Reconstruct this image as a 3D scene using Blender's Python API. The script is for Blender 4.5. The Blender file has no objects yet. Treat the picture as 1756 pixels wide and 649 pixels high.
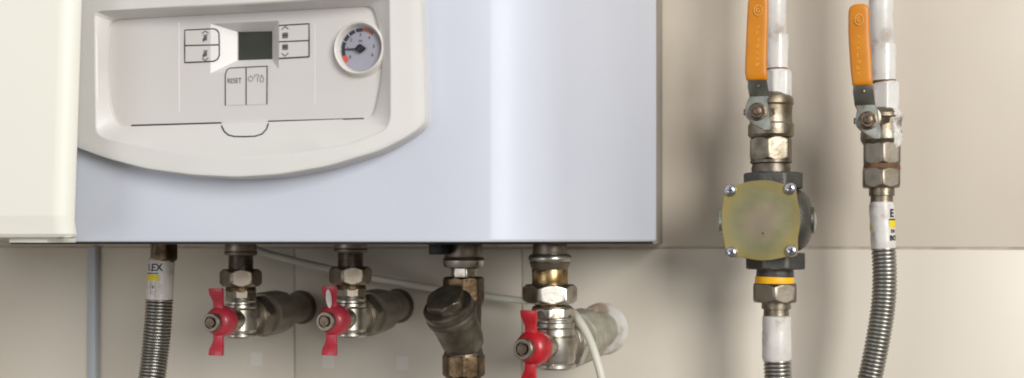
import bpy, bmesh, math, random
from mathutils import Vector, Matrix
random.seed(4)
PI = math.pi
R = math.radians
SC = bpy.context.scene
COL = SC.collection

# ------------------------------------------------------------------ camera geometry
F = 1900.0; TH = R(14.4); D = 0.85; CZ = 1.40; HY = 412.0
def P(px, py, q=0.0):
    """world point seen at photo pixel (px,py) at distance q in front of the wall"""
    u = px-878.0; w = -(py-HY)
    dx = -F*math.sin(TH)+u*math.cos(TH); dy = F*math.cos(TH)+u*math.sin(TH)
    t = (D-q)/dy
    return Vector((dx*t, -q, CZ+w*t))
def S(px, q):
    return (F*math.cos(TH)+(px-878.0)*math.sin(TH))/(D-q)     # pixels per metre

# ------------------------------------------------------------------ materials
def lin(c):
    c /= 255.0
    return c/12.92 if c <= 0.04045 else ((c+0.055)/1.055)**2.4
def rgb(r, g, b): return (lin(r), lin(g), lin(b), 1)
def mat(name, col, rough=0.5, metal=0.0, col2=None, nscale=60, bump=0.0, bscale=200, rvar=0.0, coat=0.0, spec=0.5,
        grime=None, gamt=0.5, gscale=25, trans=0.0):
    m = bpy.data.materials.new(name); m.use_nodes = True
    nt = m.node_tree; b = nt.nodes['Principled BSDF']; L = nt.links
    b.inputs['Base Color'].default_value = col
    b.inputs['Roughness'].default_value = rough
    b.inputs['Metallic'].default_value = metal
    b.inputs['Coat Weight'].default_value = coat
    b.inputs['Specular IOR Level'].default_value = spec
    tc = nt.nodes.new('ShaderNodeTexCoord')
    def noise(sc, det=5):
        n = nt.nodes.new('ShaderNodeTexNoise'); n.inputs['Scale'].default_value = sc
        n.inputs['Detail'].default_value = det; L.new(tc.outputs['Object'], n.inputs['Vector']); return n
    cur = None
    if col2:
        n = noise(nscale); mx = nt.nodes.new('ShaderNodeMix'); mx.data_type = 'RGBA'
        rp = nt.nodes.new('ShaderNodeMapRange'); rp.inputs['From Min'].default_value = .35; rp.inputs['From Max'].default_value = .65
        L.new(n.outputs['Fac'], rp.inputs['Value']); L.new(rp.outputs['Result'], mx.inputs['Factor'])
        mx.inputs['A'].default_value = col; mx.inputs['B'].default_value = col2
        cur = mx.outputs['Result']
    if grime:
        n = noise(gscale, 8); mx = nt.nodes.new('ShaderNodeMix'); mx.data_type = 'RGBA'
        rp = nt.nodes.new('ShaderNodeMapRange'); rp.inputs['From Min'].default_value = .52; rp.inputs['From Max'].default_value = .68
        rp.inputs['To Max'].default_value = gamt
        L.new(n.outputs['Fac'], rp.inputs['Value']); L.new(rp.outputs['Result'], mx.inputs['Factor'])
        if cur: L.new(cur, mx.inputs['A'])
        else: mx.inputs['A'].default_value = col
        mx.inputs['B'].default_value = grime
        cur = mx.outputs['Result']
    if cur: L.new(cur, b.inputs['Base Color'])
    if rvar:
        n = noise(nscale*1.7); rp = nt.nodes.new('ShaderNodeMapRange')
        rp.inputs['From Min'].default_value = .3; rp.inputs['From Max'].default_value = .7
        rp.inputs['To Min'].default_value = max(.03, rough-rvar); rp.inputs['To Max'].default_value = min(1, rough+rvar)
        L.new(n.outputs['Fac'], rp.inputs['Value']); L.new(rp.outputs['Result'], b.inputs['Roughness'])
    if bump:
        n = noise(bscale, 6); bp = nt.nodes.new('ShaderNodeBump'); bp.inputs['Strength'].default_value = bump
        bp.inputs['Distance'].default_value = 0.0006
        L.new(n.outputs['Fac'], bp.inputs['Height']); L.new(bp.outputs['Normal'], b.inputs['Normal'])
    return m

M = {}
M['nickel'] = mat('aged nickel', (.62,.59,.53,1), .33, 1, (.50,.47,.41,1), 60, .10, 500, .06, grime=(.20,.15,.09,1), gamt=.6, gscale=75)
M['nickel_dull'] = mat('dull nickel', (.30,.262,.21,1), .44, 1, (.23,.20,.155,1), 60, .14, 500, .07, grime=(.16,.12,.075,1), gamt=.55, gscale=70)
M['nickel_dark'] = mat('tarnished nickel', (.23,.20,.16,1), .42, 1, (.12,.10,.075,1), 70, .3, 400, .12, grime=(.05,.04,.03,1), gamt=.7)
M['nickel_gas'] = mat('dull gas fitting nickel', (.30,.265,.205,1), .42, 1, (.18,.15,.105,1), 110, .35, 400, .08, grime=(.16,.12,.07,1), gamt=.7, gscale=70)
M['socket_grey'] = mat('grey green painted fitting', (.27,.25,.20,1), .5, .5, (.20,.185,.145,1), 50, .2, 300, .08)
M['brass'] = mat('brass', (.50,.36,.17,1), .3, 1, (.34,.23,.10,1), 120, .25, 400, .1, grime=(.14,.08,.03,1), gamt=.6, gscale=80)
M['brass_dark'] = mat('tarnished brass', (.20,.135,.075,1), .42, 1, (.11,.075,.045,1), 90, .5, 350, .12, grime=(.055,.04,.028,1), gamt=.8, gscale=70)
M['strainer'] = mat('weathered bronze', (.17,.148,.115,1), .42, .7, (.10,.083,.062,1), 110, .7, 300, .12, grime=(.17,.14,.10,1), gamt=.35, gscale=120)
M['hose_dull'] = mat('dull hose steel', (.40,.39,.36,1), .36, 1, (.33,.32,.29,1), 60)  # darker steel tone, used for every corrugated hose
M['hose'] = mat('hose steel', (.50,.49,.46,1), .30, 1, (.44,.43,.40,1), 60)
M['zinc'] = mat('zinc plated steel', (.40,.42,.38,1), .38, .95, (.31,.33,.29,1), 80, .1, 300, .1, grime=(.16,.12,.08,1), gamt=.5, gscale=90)
M['bolt'] = mat('dark bolt steel', (.22,.17,.13,1), .4, 1, (.13,.10,.07,1), 200, .3, 500)
M['screw'] = mat('bright screw steel', (.62,.64,.68,1), .25, 1, (.45,.47,.5,1), 300, .1, 500)
M['socket'] = mat('screw recess', (.03,.03,.03,1), .6, .3)
M['alu'] = mat('cast aluminium grey', (.115,.112,.10,1), .45, .75, (.08,.078,.07,1), 60, .5, 900, .08)
M['cover'] = mat('yellow passivated zinc', (.47,.42,.27,1), .36, .75, (.50,.44,.36,1), 28, .15, 700, .08, grime=(.40,.44,.34,1), gamt=.75, gscale=20)
M['red'] = mat('red enamel', rgb(186,36,46), .36, 0, rgb(176,26,38), 80, .2, 200, coat=.2, grime=rgb(110,24,28), gamt=.5, gscale=120)
M['red_pink'] = mat('faded red enamel', rgb(184,58,72), .40, 0, rgb(170,46,60), 80, .1, 200, coat=.2, grime=rgb(120,60,60), gamt=.4, gscale=140)
M['orange'] = mat('orange vinyl', rgb(202,127,0), .42, 0, rgb(194,118,0), 60, .1, 300)
M['orange_mark'] = mat('worn embossing', rgb(226,168,80), .45)
M['paint'] = mat('white pipe paint', rgb(218,216,210), .32, 0, rgb(205,203,198), 60, .5, 220, coat=.3, grime=rgb(150,124,98), gamt=.6, gscale=70)
M['sleeve'] = mat('white sleeve', rgb(214,211,205), .35, 0, rgb(200,196,190), 90, .6, 150, grime=rgb(140,108,82), gamt=.75, gscale=75)
M['flaky'] = mat('flaking white paint', rgb(214,211,204), .5, 0, rgb(206,202,194), 70, .9, 160, grime=rgb(104,88,70), gamt=1.0, gscale=120)
M['rust'] = mat('rusty joint', rgb(120,84,56), .8, 0, rgb(90,64,44), 200, .5, 500)
M['yellow'] = mat('yellow gasket', rgb(248,186,20), .5)
M['label_yellow'] = mat('yellow print', rgb(226,200,22), .45)
M['ink'] = mat('black ink', rgb(26,26,28), .5)
M['inkgrey'] = mat('grey ink', rgb(110,112,114), .5)
M['enamel'] = mat('blue white enamel', rgb(206,211,222), .47, 0, rgb(202,207,219), 8, .03, 40, rvar=.04)
M['plastic'] = mat('warm white plastic', rgb(213,211,207), .40, 0, rgb(210,208,204), 20, .12, 1600)
M['fascia'] = mat('shade toned fascia plastic', rgb(203,199,196), .45, 0, rgb(200,196,193), 20, .12, 1600)  # greyer than the bezel: the fascia's shade is put into its colour
M['plastic_line'] = mat('pale seam', rgb(228,224,219), .4)
M['gap'] = mat('dark gap', rgb(42,42,48), .7)
M['icon'] = mat('grey print', rgb(92,90,92), .6)
M['lcd'] = mat('dark display glass', rgb(38,44,34), .12, 0, rgb(48,52,38), 60, coat=.5)
M['dial'] = mat('lavender dial', rgb(150,149,160), .35)
M['dial_wall'] = mat('gauge ring plastic', rgb(224,220,214), .35)
M['dial_red'] = mat('orange scale', rgb(206,74,34), .5)
M['dial_brown'] = mat('brown scale', rgb(140,78,50), .5)
M['dial_dark'] = mat('dark blue scale', rgb(40,42,58), .5)
M['needle'] = mat('black needle', rgb(28,26,24), .4)
M['chassis'] = mat('dark chassis', rgb(64,58,52), .6, .2, rgb(48,44,40), 40)
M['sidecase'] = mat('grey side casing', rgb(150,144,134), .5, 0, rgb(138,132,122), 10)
M['black'] = mat('black plastic', rgb(16,16,17), .5)
M['cream'] = mat('cream lacquer', rgb(238,237,226), .45, 0, rgb(236,235,223), 4, .03, 300)
M['duct'] = mat('pale blue grey plastic', rgb(176,181,187), .4)
M['cable'] = mat('cable sheath', rgb(206,204,190), .45)
M['fiber'] = mat('putty and hemp', rgb(170,166,152), .7, 0, rgb(150,144,128), 150, .6, 400)

def cover_mat():
    m = M['cover']; nt = m.node_tree; L = nt.links; b = nt.nodes['Principled BSDF']; src = b.inputs['Base Color'].links[0].from_socket
    tc = nt.nodes.new('ShaderNodeTexCoord'); mp = nt.nodes.new('ShaderNodeMapping'); mp.inputs['Location'].default_value = (-.5,-.5,-.5)
    L.new(tc.outputs['Generated'], mp.inputs['Vector']); ln = nt.nodes.new('ShaderNodeVectorMath'); ln.operation = 'LENGTH'
    n = nt.nodes.new('ShaderNodeTexNoise'); n.inputs['Scale'].default_value = 2.2; n.inputs['Detail'].default_value = 3; L.new(tc.outputs['Generated'], n.inputs['Vector'])
    ad = nt.nodes.new('ShaderNodeVectorMath'); ad.operation = 'MULTIPLY_ADD'; ad.inputs[1].default_value = (.35,.35,.35)
    L.new(n.outputs['Color'], ad.inputs[0]); L.new(mp.outputs['Vector'], ad.inputs[2])
    sb = nt.nodes.new('ShaderNodeVectorMath'); sb.operation = 'SUBTRACT'; sb.inputs[1].default_value = (.175,.175,.175); L.new(ad.outputs[0], sb.inputs[0])
    ml = nt.nodes.new('ShaderNodeVectorMath'); ml.operation = 'MULTIPLY'; ml.inputs[1].default_value = (1,0,1); L.new(sb.outputs[0], ml.inputs[0]); L.new(ml.outputs[0], ln.inputs[0])
    cr = nt.nodes.new('ShaderNodeValToRGB'); L.new(ln.outputs['Value'], cr.inputs[0]); e = cr.color_ramp.elements
    e[0].position = .08; e[0].color = (.33,.28,.20,1); e[1].position = .52; e[1].color = (.38,.31,.12,1)
    for p, c in ((.16,(.34,.285,.185,1)), (.30,(.29,.28,.16,1)), (.38,(.32,.295,.15,1)), (.45,(.35,.30,.135,1))):
        k = e.new(p); k.color = c
    L.new(cr.outputs[0], b.inputs['Base Color'])
cover_mat()
# tiled wall material
def wall_mat():
    m = mat('glazed tile', rgb(212,204,190), .36, 0, rgb(207,199,184), 5, .10, 12, coat=.0, spec=.35, grime=rgb(190,179,161), gamt=.35, gscale=5)
    nt = m.node_tree; L = nt.links; b = nt.nodes['Principled BSDF']
    src = b.inputs['Base Color'].links[0].from_socket
    g = nt.nodes.new('ShaderNodeNewGeometry'); s = nt.nodes.new('ShaderNodeSeparateXYZ'); L.new(g.outputs['Position'], s.inputs[0])
    def mth(op, a, c=None, d=None):
        n = nt.nodes.new('ShaderNodeMath'); n.operation = op
        for i, v in enumerate((a, c, d)):
            if v is None: continue
            if isinstance(v, (int, float)): n.inputs[i].default_value = v
            else: L.new(v, n.inputs[i])
        return n.outputs[0]
    a = P(440, 615, 0); c = P(690, 625, 0); sp = (c.x-a.x)/2
    X = mth('SUBTRACT', s.outputs['X'], a.x)
    fr = mth('SUBTRACT', mth('FRACT', mth('ADD', mth('DIVIDE', X, sp), .5)), .5)
    inx = mth('LESS_THAN', mth('ABSOLUTE', fr), .0052/sp)
    inz = mth('LESS_THAN', mth('ABSOLUTE', mth('SUBTRACT', s.outputs['Z'], (a.z+c.z)/2)), .0056)
    lim = mth('MULTIPLY', mth('GREATER_THAN', X, -.02), mth('LESS_THAN', X, 2.3*sp))
    msk = mth('MULTIPLY', mth('MULTIPLY', inx, inz), mth('MULTIPLY', lim, .40))
    mx = nt.nodes.new('ShaderNodeMix'); mx.data_type = 'RGBA'
    L.new(msk, mx.inputs['Factor']); L.new(src, mx.inputs['A']); mx.inputs['B'].default_value = rgb(226,226,224)
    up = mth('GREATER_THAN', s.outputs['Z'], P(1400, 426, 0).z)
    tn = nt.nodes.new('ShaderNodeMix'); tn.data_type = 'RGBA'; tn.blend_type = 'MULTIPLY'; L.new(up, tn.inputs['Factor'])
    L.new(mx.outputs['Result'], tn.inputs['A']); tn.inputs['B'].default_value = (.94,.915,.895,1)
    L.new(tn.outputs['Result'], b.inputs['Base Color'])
    return m
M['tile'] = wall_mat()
M['grout'] = mat('grout', rgb(190,180,162), .9, 0, rgb(164,154,138), 60, .5, 300)

# ------------------------------------------------------------------ helpers
def props(o, label=None, cat=None, group=None, kind=None):
    if label: o['label'] = label
    if cat: o['category'] = cat
    if group: o['group'] = group
    if kind: o['kind'] = kind
def thing(name, loc, label, cat, group=None):
    o = bpy.data.objects.new(name, None); COL.objects.link(o); o.location = loc
    o.empty_display_size = .01
    props(o, label, cat, group); return o
def rootloc(o):
    v = Vector((0,0,0))
    while o is not None:
        v += o.location; o = o.parent
    return v
def build(name, bm, m, parent=None, smooth=35, label=None):
    """bm in world coordinates -> one mesh object"""
    bmesh.ops.remove_doubles(bm, verts=bm.verts, dist=1e-7)
    bmesh.ops.recalc_face_normals(bm, faces=bm.faces)
    me = bpy.data.meshes.new(name); bm.to_mesh(me); bm.free()
    if parent is not None: me.transform(Matrix.Translation(-rootloc(parent)))
    me.materials.append(m)
    if smooth:
        me.shade_smooth(); me.set_sharp_from_angle(angle=R(smooth))
    o = bpy.data.objects.new(name, me); COL.objects.link(o)
    if parent is not None: o.parent = parent
    if label: o['label'] = label
    return o
def copy_tree(o, parent=None):
    c = o.copy(); COL.objects.link(c)
    if parent is not None: c.parent = parent
    for ch in list(o.children): copy_tree(ch, c)
    return c
def frame(ax):
    ax = Vector(ax).normalized()
    ref = Vector((0,-1,0)) if abs(ax.z) > .5 else Vector((0,0,1))
    s = ax.cross(ref).normalized(); t = s.cross(ax).normalized()   # t ~ ref direction
    return ax, s, t
def loft(bm, rings, cap=True, closed=True):
    vr = [[bm.verts.new(p) for p in r] for r in rings]
    n = len(vr[0])
    for a, b in zip(vr, vr[1:]):
        for i in range(n if closed else n-1):
            j = (i+1) % n
            bm.faces.new((a[i], a[j], b[j], b[i]))
    if cap:
        bm.faces.new(vr[0][::-1]); bm.faces.new(vr[-1])
    return vr
def ring(o, s, t, r, n=48):
    if not callable(r):
        rr = r; r = lambda a: rr
    return [o+s*(math.cos(2*PI*i/n)*r(2*PI*i/n))+t*(math.sin(2*PI*i/n)*r(2*PI*i/n)) for i in range(n)]
def cyl(bm, o, ax, prof, n=48):
    """prof = [(t, r)...] along ax from o; a closed solid"""
    ax, s, t = frame(ax)
    loft(bm, [ring(o+ax*a, s, t, max(r, 1e-5), n) for a, r in prof])
def drum(bm, o, ax, L, r0, r1=None, bev=.0006, n=48):
    r1 = r0 if r1 is None else r1
    bev = min(bev, L*.4)
    k = bev*.3
    cyl(bm, o, ax, [(0, r0-bev), (k, r0-k), (bev, r0), (L-bev, r1), (L-k, r1-k), (L, r1-bev)], n)
def hexn(bm, o, ax, L, rc, rot=0.0, n=96, sides=6, cone=.10):
    ax, s, t = frame(ax); w = 2*PI/sides; ap = rc*math.cos(w/2)
    rr = int(round(rot/(2*PI/n)))*2*PI/n
    def hr(a):
        k = ((a-rr) % w)-w/2
        return min(ap/math.cos(k), rc*.985)
    def mk(lim): return lambda a: min(hr(a), lim)
    lo = ap*.985
    h = min(L*.14, rc*.12)
    rings = []
    for z, lim in ((0, ap*.965), (h*.35, ap*1.01), (h*.7, ap*1.055), (h, ap*1.1), (h*1.4, rc)):
        rings.append(ring(o+ax*z, s, t, mk(lim), n))
    for z, lim in ((h*1.4, rc), (h, ap*1.1), (h*.7, ap*1.055), (h*.35, ap*1.01), (0, ap*.965)):
        rings.append(ring(o+ax*(L-z), s, t, mk(lim), n))
    loft(bm, rings)
def thread(bm, o, ax, L, r, pitch=.0016, n=40):
    k = max(2, int(L/pitch)); pr = []
    for i in range(k):
        z = L*i/k; p = L/k
        pr += [(z+p*.05, r*.93), (z+p*.45, r), (z+p*.6, r), (z+p*.95, r*.93)]
    cyl(bm, o, ax, pr, n)
def crom(pts, n):
    """catmull-rom resample"""
    P_ = [pts[0]*2-pts[1]]+list(pts)+[pts[-1]*2-pts[-2]]
    out = []
    for i in range(1, len(P_)-2):
        for k in range(n):
            t = k/n; a, b, c, d = P_[i-1:i+3]
            out.append(.5*((2*b)+(c-a)*t+(2*a-5*b+4*c-d)*t*t+(3*b-a-3*c+d)*t**3))
    out.append(pts[-1]); return out
def sweep(bm, pts, rfun, n=24):
    s = None; rings = []; dist = 0
    for i, p in enumerate(pts):
        tg = (pts[min(i+1, len(pts)-1)]-pts[max(i-1, 0)]).normalized()
        if s is None:
            s = tg.cross(Vector((0,-1,0)) if abs(tg.y) < .8 else Vector((0,0,1))).normalized()
        else:
            s = (s-tg*s.dot(tg)).normalized()
        t = s.cross(tg)
        if i: dist += (p-pts[i-1]).length
        rings.append(ring(p, s, t, rfun(dist) if callable(rfun) else rfun, n))
    loft(bm, rings)
def even(pts, step):
    out = [pts[0]]; acc = 0
    for a, b in zip(pts, pts[1:]):
        l = (b-a).length; d = step-acc
        while d < l:
            out.append(a.lerp(b, d/l)); d += step
        acc = l-(d-step)
    return out
def box(bm, lo, hi, bev=0.0, seg=2):
    r = bmesh.ops.create_cube(bm, size=1)['verts']
    lo = Vector(lo); hi = Vector(hi); c = (lo+hi)/2; d = hi-lo
    for v in r: v.co = Vector((v.co.x*d.x, v.co.y*d.y, v.co.z*d.z))+c
    if bev:
        es = list({e for v in r for e in v.link_edges})
        bmesh.ops.bevel(bm, geom=es, offset=bev, segments=seg, profile=.5, affect='EDGES')
def prism(bm, poly, off, bev=0.0):
    """poly: list of Vector (planar), extruded by vector off"""
    n = len(poly)
    c = sum(poly, Vector())/n
    if bev:
        L_ = off.length; u = off/L_
        rings = [[p+(c-p).normalized()*bev for p in poly], [p+u*bev for p in poly],
                 [p+off-u*bev for p in poly], [p+off+(c-p).normalized()*bev for p in poly]]
        loft(bm, rings)
    else:
        loft(bm, [poly, [p+off for p in poly]])
def chaikin(pts, k=2):
    for _ in range(k):
        o = []
        for i in range(len(pts)):
            a = pts[i]; b = pts[(i+1) % len(pts)]
            o.append((a[0]*.75+b[0]*.25, a[1]*.75+b[1]*.25)); o.append((a[0]*.25+b[0]*.75, a[1]*.25+b[1]*.75))
        pts = o
    return pts
def tubeline(bm, pts, r, n=6): sweep(bm, pts, r, n)
def text2d(s, size, bold=0.0):
    cu = bpy.data.curves.new('t', 'FONT'); cu.body = s; cu.size = size; cu.align_x = 'CENTER'; cu.align_y = 'CENTER'
    cu.offset = bold; cu.resolution_u = 3
    o = bpy.data.objects.new('t', cu); COL.objects.link(o)
    dg = bpy.context.evaluated_depsgraph_get(); me = o.evaluated_get(dg).to_mesh()
    vs = [v.co.copy() for v in me.vertices]; fs = [tuple(p.vertices) for p in me.polygons]
    o.evaluated_get(dg).to_mesh_clear(); bpy.data.objects.remove(o); bpy.data.curves.remove(cu)
    return vs, fs
def add_text(bm, s, size, fn, bold=0.0, xs=1.0):
    vs, fs = text2d(s, size, bold)
    nv = [bm.verts.new(fn(v.x*xs, v.y)) for v in vs]
    for f in fs:
        try: bm.faces.new([nv[i] for i in f])
        except ValueError: pass

# ------------------------------------------------------------------ WALL
def make_wall():
    bm = bmesh.new()
    zg = P(1400, 426, 0).z; g = .0008
    zt, zb_ = CZ+.55, CZ-.45
    lows = [P(px, 500, 0).x for px in (-480, -195, 155, 505, 895, 1333, 1840)]+[.75]
    ups = [P(px, 300, 0).x for px in (-480, -100, 395, 850, 1333, 1840)]+[.75]
    for xs, z0, z1 in ((lows, zb_, zg-g), (ups, zg+g, zt)):
        for a, b in zip(xs, xs[1:]):
            box(bm, (a+g*.8, -.0, z0), (b-g*.8, .008, z1), .0009, 2)
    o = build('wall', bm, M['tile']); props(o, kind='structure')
    o['label'] = 'beige glazed tile wall behind the boiler and pipes'
    bm = bmesh.new(); box(bm, (lows[0], .0007, zb_), (.75, .03, zt))
    o = build('wall_grout', bm, M['grout'], smooth=0); props(o, kind='structure'); o['label'] = 'thin brown grout lines between the beige wall tiles'
make_wall()

# ------------------------------------------------------------------ BOILER
QC = .2670                                   # front cover plane
XR = P(1125, 300, .041).x
XC0 = P(905, 300, QC).x                     # ideal corner
XL = P(420, 300, QC).x*2-XC0
ZB = P(600, 415.5, QC).z
ZT = CZ+.42
boiler = thing('wall_boiler', ((XL+XR)/2, -.12, ZB), 'white wall hung gas boiler with control panel, display and round pressure gauge', 'boiler')
def cover():
    pts = []
    c = Vector((XC0, -QC)); a = Vector((-1, 0)); b = (Vector((XR, -.041))-c); bl = b.length; b.normalize()
    r = .075; ang = math.acos(max(-1, min(1, a.dot(b)))); tl = r/math.tan(ang/2)
    p0 = c+a*tl; p1 = c+b*tl; bis = (a+b).normalized(); cc = c+bis*(r/math.sin(ang/2))
    pts.append((XL+.03, -QC))
    a0 = math.atan2((p0-cc).y, (p0-cc).x); a1 = math.atan2((p1-cc).y, (p1-cc).x)
    h0 = p0.lerp(c, .82); h1 = p1.lerp(c, .82)
    for i in range(41):
        t = i/40; q = p0*(1-t)**3+h0*(3*t*(1-t)**2)+h1*(3*t*t*(1-t))+p1*t**3; pts.append((q.x, q.y))
    # very slight belly on the oblique side
    e = Vector((XR, -.041)); nrm = Vector((-b.y, b.x)); nrm = nrm if nrm.x > 0 else -nrm
    for i in range(1, 12):
        t = i/12; q = p1.lerp(e, t)+nrm*(.0022*math.sin(PI*t)); pts.append((q.x, q.y))
    pts.append((XR, -.041)); pts.append((XR-.002, -.0395))
    pts.append((XL+.012, -.0395)); pts.append((XL, -.041))
    for i in range(9):
        t = PI+PI/2*i/8*1.0
        pts.append((XL+.03+.03*math.cos(t), -QC+.03+.03*math.sin(t)))
    pts.pop()
    bm = bmesh.new(); n = len(pts); cx = (XL+XR)/2; cy = -.15
    def rg(z, k):
        return [Vector((x+(cx-x)*k*.01, y+(cy-y)*k*.01, z)) for x, y in pts]
    loft(bm, [rg(ZB, 1.0), rg(ZB+.0004, .35), rg(ZB+.0015, 0), rg(ZT, 0)])
    o = build('front_cover', bm, M['enamel'], boiler, 25)
    cb = bmesh.new(); a = P(350, 34, .27); b = P(490, 132, .27); rl = rootloc(boiler)
    box(cb, (a.x-rl.x, -.30-rl.y, b.z-rl.z), (b.x-rl.x, -.252-rl.y, a.z-rl.z))
    me = bpy.data.meshes.new('c'); cb.to_mesh(me); cb.free(); cu = bpy.data.objects.new('c', me); COL.objects.link(cu)
    cu.location = rl; md = o.modifiers.new('b', 'BOOLEAN'); md.object = cu; md.operation = 'DIFFERENCE'; md.solver = 'EXACT'
    bpy.context.view_layer.update()
    nm = bpy.data.meshes.new_from_object(o.evaluated_get(bpy.context.evaluated_depsgraph_get()))
    o.modifiers.clear(); nm.name = 'front_cover'; o.data = nm; bpy.data.objects.remove(cu)
cover()
bm = bmesh.new()
box(bm, (XL+.006, -.262, ZB-.0014), (XC0-.060, -.0394, ZB+.01))
box(bm, (XL+.006, -.0394, ZB-.0016), (XR-.003, -.003, ZB+.01))
prism(bm, [Vector((XC0-.062, -.240, ZB-.0013)), Vector((XC0-.030, -.232, ZB-.0013)), Vector((XC0-.003, -.200, ZB-.0013)), Vector((XR-.004, -.044, ZB-.0013)), Vector((XC0-.062, -.044, ZB-.0013))], Vector((0,0,.01)))
build('chassis', bm, M['chassis'], boiler, 0)
bm = bmesh.new(); box(bm, (XR-.004, -.0385, ZB-.002), (P(1136.5, 300, 0).x, -.001, ZT), .001)
build('side_casing', bm, M['sidecase'], boiler)
bm = bmesh.new()
a = P(735, 437, .15); box(bm, (a.x, -.15, a.z), (P(758, 430, .15).x, -.13, ZB-.001), .0006)
build('clip', bm, M['black'], boiler)

# bezel, lofted between three outlines
QF = .2720
OUT = [(118,-70),(714,-70),(721,0),(725,110),(728,205),(722,219),(696,237),(650,260),(560,287),(480,301),(405,306),(330,302),(250,291),(180,272),(133,255),(112,244),(110,230),(112,100)]
INN = [(163,20),(400,6),(667,-8),(668,60),(669,120),(669,205),(660,224),(600,248),(500,264),(410,268),(330,264),(250,253),(178,237),(165,226),(164,120)]
FAS = [(189,33),(400,22),(640,9),(651,50),(656,90),(654,140),(644,190),(637,203),(420,211),(213,218),(199,213),(187,180),(180,120),(183,70)]
def cast(poly, c, n=288):
    out = []
    for i in range(n):
        a = 2*PI*i/n; d = (math.cos(a), math.sin(a)); best = None
        for k in range(len(poly)):
            x1, y1 = poly[k][0]-c[0], poly[k][1]-c[1]; x2, y2 = poly[(k+1) % len(poly)][0]-c[0], poly[(k+1) % len(poly)][1]-c[1]
            ex, ey = x2-x1, y2-y1; den = d[0]*ey-d[1]*ex
            if abs(den) < 1e-9: continue
            t = (x1*ey-y1*ex)/den; s = (x1*d[1]-y1*d[0])/den
            if t > 0 and -1e-6 <= s <= 1+1e-6 and (best is None or t > best): best = t
        out.append((c[0]+d[0]*best, c[1]+d[1]*best))
    return out
C0 = (420, 120)
def refine(poly, k, keep=.16):
    # corner rounding: cut every corner by a fixed number of pixels
    pts = []
    n = len(poly)
    for i in range(n):
        a, b, c = poly[i-1], poly[i], poly[(i+1) % n]
        def tow(p, q, d):
            l = math.hypot(q[0]-p[0], q[1]-p[1]); d = min(d, l*.45); return (p[0]+(q[0]-p[0])*d/l, p[1]+(q[1]-p[1])*d/l)
        p0 = tow(b, a, k); p1 = tow(b, c, k)
        for j in range(7):
            t = j/6; pts.append(((1-t)**2*p0[0]+2*t*(1-t)*b[0]+t*t*p1[0], (1-t)**2*p0[1]+2*t*(1-t)*b[1]+t*t*p1[1]))
    return pts
NB = 288
oO = cast(refine(OUT, 16), C0, NB); oI = cast(refine(INN, 11), C0, NB); oF = cast(refine(FAS, 14), C0, NB)
def bulge(px): return .2758+.0100*(1-((px-420)/320.0)**2)
def bezel():
    O = [P(x, y, bulge(x)) for x, y in oO]; I = [P(x, y, bulge(x)) for x, y in oI]; Fw = [P(x, y, QF) for x, y in oF]
    cen = P(420, 120, .282)
    def inset(p, d):
        v = Vector((cen.x-p.x, 0, cen.z-p.z)).normalized(); return p+v*d
    rings = [[Vector((p.x, -QC+.001, p.z)) for p in O]]
    rings.append([inset(p, -.0004)+Vector((0, .0045, 0)) for p in O])
    rings.append([inset(p, .0002)+Vector((0, .0012, 0)) for p in O])
    rings.append([inset(p, .0009)+Vector((0, .0002, 0)) for p in O])
    rings.append([inset(p, .0018) for p in O])
    for t in (.2, .4, .6, .8):
        rg = []
        for (ox, oy), (ix, iy) in zip(oO, oI):
            x = ox+(ix-ox)*t; y = oy+(iy-oy)*t; rg.append(P(x, y, bulge(x)))
        rings.append(rg)
    rings.append([inset(p, -.0007) for p in I])
    rings.append([inset(p, 0)+Vector((0, .0002, 0)) for p in I])
    rings.append([inset(p, .0008)+Vector((0, .0010, 0)) for p in I])
    I2 = rings[-1]
    for t in (.5, .92): rings.append([a.lerp(b, t)+Vector((0, -.0004*math.sin(PI*t), 0)) for a, b in zip(I2, Fw)])
    rings.append(Fw)
    rings.append([p+Vector((0, .0034, 0)) for p in Fw])
    bm = bmesh.new(); loft(bm, rings, cap=False)
    return build('control_bezel', bm, M['plastic'], boiler, 22)
BEZ = bezel()
# fascia with a hole for the display recess
HO = [(361,41),(478,36),(478,119),(361,126)]; HI = [(407,55),(467,53.5),(467,102),(407,104)]
QD = .2615
bm = bmesh.new()
vo = [bm.verts.new(P(x, y, QF-.0024)) for x, y in oF]; vh = [bm.verts.new(P(x, y, QF-.0024)) for x, y in HO]
es = [bm.edges.new((vo[i], vo[(i+1) % len(vo)])) for i in range(len(vo))]+[bm.edges.new((vh[i], vh[(i+1) % 4])) for i in range(4)]
bmesh.ops.triangle_fill(bm, edges=es, use_beauty=True)
# fill gap ring so the fascia is let in below the bezel lip
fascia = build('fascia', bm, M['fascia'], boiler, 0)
bm = bmesh.new()
a = [P(x, y, QF-.0024) for x, y in HO]; b = [P(x, y, QD) for x, y in HI]; c = [p+Vector((0, .004, 0)) for p in b]
loft(bm, [a, b, c], cap=False)
rec = build('display_recess', bm, M['plastic'], boiler, 20)
bm = bmesh.new(); b2 = [p+Vector((0, .0012, 0)) for p in b]; prism(bm, b2, Vector((0, .002, 0)))
scr = build('display', bm, M['lcd'], rec, 0)
QX = QF-.0024
def qs(px, y=0):   # height of the surface under a button line
    if px < 361 or y > 113: return QX
    if px > 478: return QX
    return QX+(QD-QX)*(px-361)/46.0
from mathutils.bvhtree import BVHTree
_off = rootloc(boiler)
_tr = [BVHTree.FromPolygons([v.co+_off for v in o.data.vertices], [tuple(p.vertices) for p in o.data.polygons]) for o in (BEZ, fascia)]
def on(px, py, lift=.0002):
    """the point of the control panel's own surface under a photo pixel"""
    a = Vector((0, -D, CZ)); d = (P(px, py, .2)-a).normalized(); best = None
    for t in _tr:
        h = t.ray_cast(a, d)
        if h[0] is not None and (best is None or h[3] < best[3]): best = h
    return best[0]+Vector((0, -lift, 0))
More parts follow.
